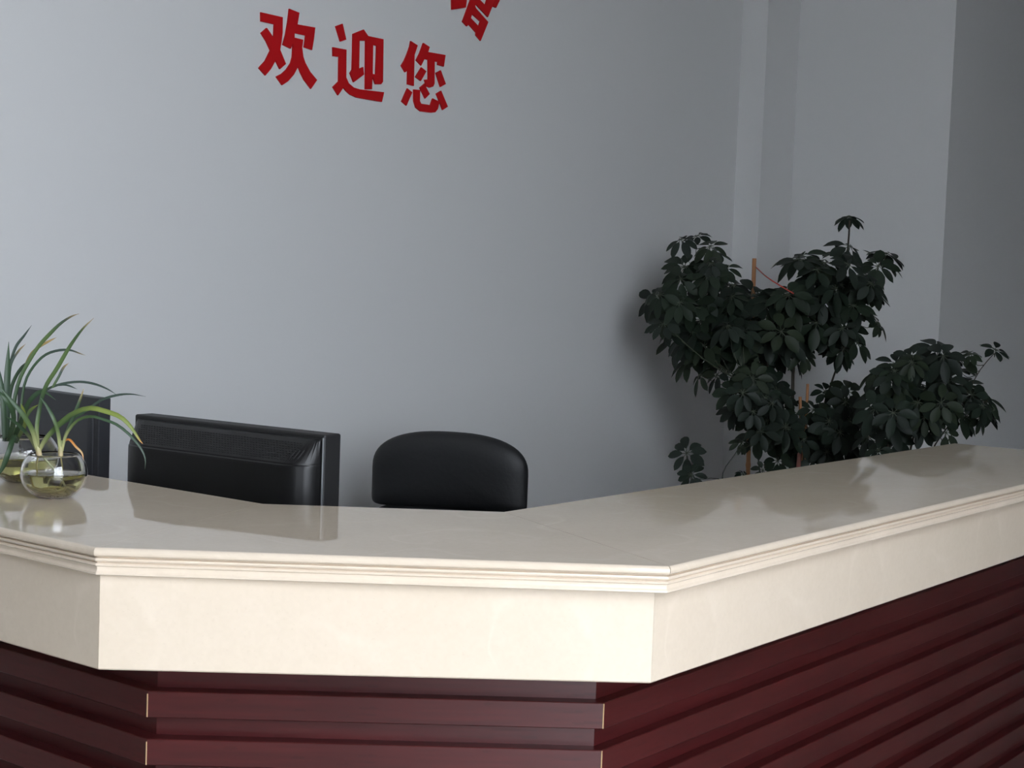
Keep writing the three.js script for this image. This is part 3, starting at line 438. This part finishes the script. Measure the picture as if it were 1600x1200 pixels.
{
  const th = thing('water_plant', 'green strap-leaved plant growing from the front glass bowl', 'plant', [B1[0], B1[1] + b1.floorIn + 0.002, B1[2]], 0, 'plants in glass bowls');
  const base = th.position.toArray();
  roots(th, base, 0.0525, 0, b1.level, 26);
  const P = (name, pts, r, mat) => part(name, tube(pts.map((p) => V3(p).sub(V3(base))), r, 14, 8), mat, th);
  const crown = (a, b, c, r) => { const path = [a, b, c].map((p) => V3(p).sub(V3(base))); const cv = new THREE.CatmullRomCurve3(path), g = new THREE.TubeGeometry(cv, 10, r, 10);
    const n = g.attributes.position, col = []; for (let i = 0; i < n.count; i++) { const t = Math.floor(i / 11) / 10; col.push(0.55 - 0.25 * t, 0.42 - 0.05 * t, 0.24 - 0.1 * t); } g.setAttribute('color', new THREE.Float32BufferAttribute(col, 3)); part('bulb', g, M.strap, th); };
  crown([1.465,1.187,-2.078], [1.464,1.197,-2.08], [1.463,1.209,-2.084], 0.0045);
  crown([1.48,1.187,-2.042], [1.48,1.199,-2.043], [1.482,1.214,-2.043], 0.004);
  P('runner', [[1.467,1.188,-2.076], [1.473,1.172,-2.058], [1.481,1.155,-2.046], [1.488,1.142,-2.044]], 0.0014, new THREE.MeshStandardMaterial({ color: rgb(0.4, 0.42, 0.25), roughness: 0.6 }));
  P('root', [[1.464,1.187,-2.08], [1.468,1.167,-2.089], [1.47,1.146,-2.084], [1.475,1.131,-2.076]], 0.0012, M.root);
  P('root', [[1.48,1.187,-2.042], [1.487,1.165,-2.047], [1.489,1.145,-2.059], [1.484,1.131,-2.064]], 0.0012, M.root);
  const S = (pts, w, cols) => strapLeaf(th, base, pts, w, cols);
  S([[1.48,1.194,-2.043], [1.473,1.223,-2.039], [1.463,1.249,-2.038], [1.457,1.269,-2.048], [1.45,1.286,-2.059]], 0.006, [PALE, GR, DG, DG]);
  S([[1.465,1.194,-2.079], [1.458,1.231,-2.076], [1.462,1.267,-2.074], [1.462,1.3,-2.06], [1.468,1.331,-2.039], [1.476,1.368,-2.017], [1.483,1.397,-1.994], [1.494,1.414,-1.982]], 0.0066, [PALE, GR, DG, GR, GR, DG, TAN]);
  S([[1.481,1.196,-2.042], [1.486,1.223,-2.038], [1.495,1.254,-2.03], [1.502,1.283,-2.023], [1.506,1.299,-2.02]], 0.0055, [PALE, DG, DG, TAN]);
  S([[1.482,1.197,-2.041], [1.48,1.224,-2.029], [1.486,1.249,-2.008], [1.494,1.257,-1.982], [1.505,1.253,-1.967], [1.518,1.245,-1.949], [1.532,1.226,-1.929], [1.541,1.206,-1.915], [1.544,1.191,-1.91], [1.543,1.177,-1.91]], 0.0046, [PALE, GR, DG, DG, BG, DG]);
  S([[1.466,1.195,-2.079], [1.465,1.212,-2.065], [1.472,1.238,-2.041], [1.48,1.258,-2.016], [1.492,1.27,-1.986], [1.507,1.266,-1.966], [1.522,1.257,-1.945], [1.532,1.241,-1.931], [1.539,1.222,-1.919], [1.542,1.217,-1.915]], 0.0078, [PALE, GR, GR, LG, LG, LG, ORA]);
  S([[1.507,1.203,-2.124], [1.526,1.234,-2.102], [1.547,1.253,-2.077], [1.567,1.276,-2.053], [1.584,1.285,-2.032], [1.597,1.287,-2.015], [1.611,1.284,-1.996]], 0.0042, [GR, DG, BG, BG, BG]);
  S([[1.478,1.249,-2.101], [1.484,1.287,-2.097], [1.499,1.301,-2.078], [1.521,1.307,-2.051], [1.536,1.304,-2.03], [1.549,1.296,-2.013], [1.557,1.288,-2.002]], 0.004, [DG, BG, BG, BG]);
  S([[1.497,1.3,-2.081], [1.507,1.301,-2.068], [1.518,1.295,-2.053]], 0.003, [BG, BG]);
  S([[1.464,1.195,-2.081], [1.448,1.227,-2.072], [1.428,1.254,-2.068], [1.412,1.276,-2.075], [1.392,1.305,-2.087]], 0.0078, [PALE, GR, DG, DG]);
  S([[1.463,1.195,-2.082], [1.469,1.213,-2.109], [1.464,1.232,-2.134], [1.456,1.247,-2.162]], 0.006, [PALE, DG, DG]);
  S([[1.469,1.299,-2.052], [1.475,1.316,-2.045], [1.481,1.332,-2.04], [1.486,1.34,-2.033]], 0.004, [GR, BG, TAN]);
  S([[1.483,1.212,-2.041], [1.483,1.217,-2.025], [1.483,1.207,-2.007], [1.489,1.197,-1.999], [1.49,1.186,-1.996]], 0.0036, [ORA, ORA, TAN, ORA]);
}
{
  const th = thing('water_plant', 'darker strap-leaved plant growing from the rear glass bowl', 'plant', [B2[0], B2[1] + b2.floorIn + 0.002, B2[2]], 0, 'plants in glass bowls');
  const base = th.position.toArray();
  roots(th, base, 0.0585, 0, b2.level, 10);
  const S = (pts, w, cols) => strapLeaf(th, base, pts, w, cols);
  S([[1.552,1.188,-2.261], [1.556,1.244,-2.262], [1.562,1.294,-2.259], [1.573,1.323,-2.248], [1.585,1.341,-2.234], [1.599,1.349,-2.217], [1.611,1.35,-2.201], [1.621,1.345,-2.188], [1.627,1.342,-2.18]], 0.0046, [GR, DG, DG, BG, BG, TAN]);
  S([[1.548,1.188,-2.266], [1.548,1.244,-2.272], [1.555,1.293,-2.268], [1.568,1.331,-2.256], [1.578,1.356,-2.244], [1.59,1.377,-2.231], [1.602,1.396,-2.217], [1.614,1.409,-2.203], [1.622,1.414,-2.193]], 0.0066, [GR, DG, GR, GR, BG, TAN]);
  S([[1.566,1.31,-2.273], [1.576,1.342,-2.262], [1.586,1.355,-2.251], [1.596,1.365,-2.238], [1.603,1.371,-2.23]], 0.0046, [LG, TAN, TAN, TAN]);
  S([[1.552,1.197,-2.295], [1.559,1.281,-2.295], [1.57,1.315,-2.283], [1.581,1.331,-2.271]], 0.006, [DG, DG, BG]);
  S([[1.566,1.217,-2.312], [1.57,1.313,-2.317], [1.577,1.35,-2.311], [1.587,1.371,-2.301], [1.595,1.39,-2.291]], 0.005, [DG, BG, BG]);
  S([[1.561,1.241,-2.305], [1.565,1.319,-2.307], [1.574,1.344,-2.298], [1.582,1.357,-2.289]], 0.004, [DG, BG, TAN]);
  S([[1.528,1.19,-2.26], [1.529,1.256,-2.266], [1.532,1.311,-2.268], [1.534,1.362,-2.269]], 0.0105, [DG, BG, DG, DG]);
  S([[1.514,1.192,-2.246], [1.514,1.247,-2.251], [1.513,1.29,-2.258], [1.508,1.333,-2.267]], 0.009, [DG, DG, BG]);
  S([[1.5,1.196,-2.214], [1.489,1.242,-2.185], [1.47,1.27,-2.179], [1.459,1.289,-2.195]], 0.008, [DG, DG, DG]);
  S([[1.513,1.193,-2.214], [1.5,1.23,-2.168], [1.487,1.255,-2.156], [1.479,1.266,-2.151]], 0.006, [GR, LG, LG]);
  S([[1.538,1.191,-2.247], [1.55,1.235,-2.236], [1.555,1.247,-2.23], [1.563,1.256,-2.221]], 0.006, [GR, GR, LG]);
  S([[1.516,1.195,-2.211], [1.488,1.206,-2.182], [1.471,1.185,-2.17], [1.464,1.158,-2.176], [1.456,1.139,-2.184]], 0.009, [DG, DG, DG]);
  S([[1.534,1.19,-2.253], [1.527,1.232,-2.216], [1.525,1.267,-2.19], [1.537,1.282,-2.176], [1.551,1.269,-2.156]], 0.008, [DG, DG, DG]);
}

renderer.render(scene, camera);
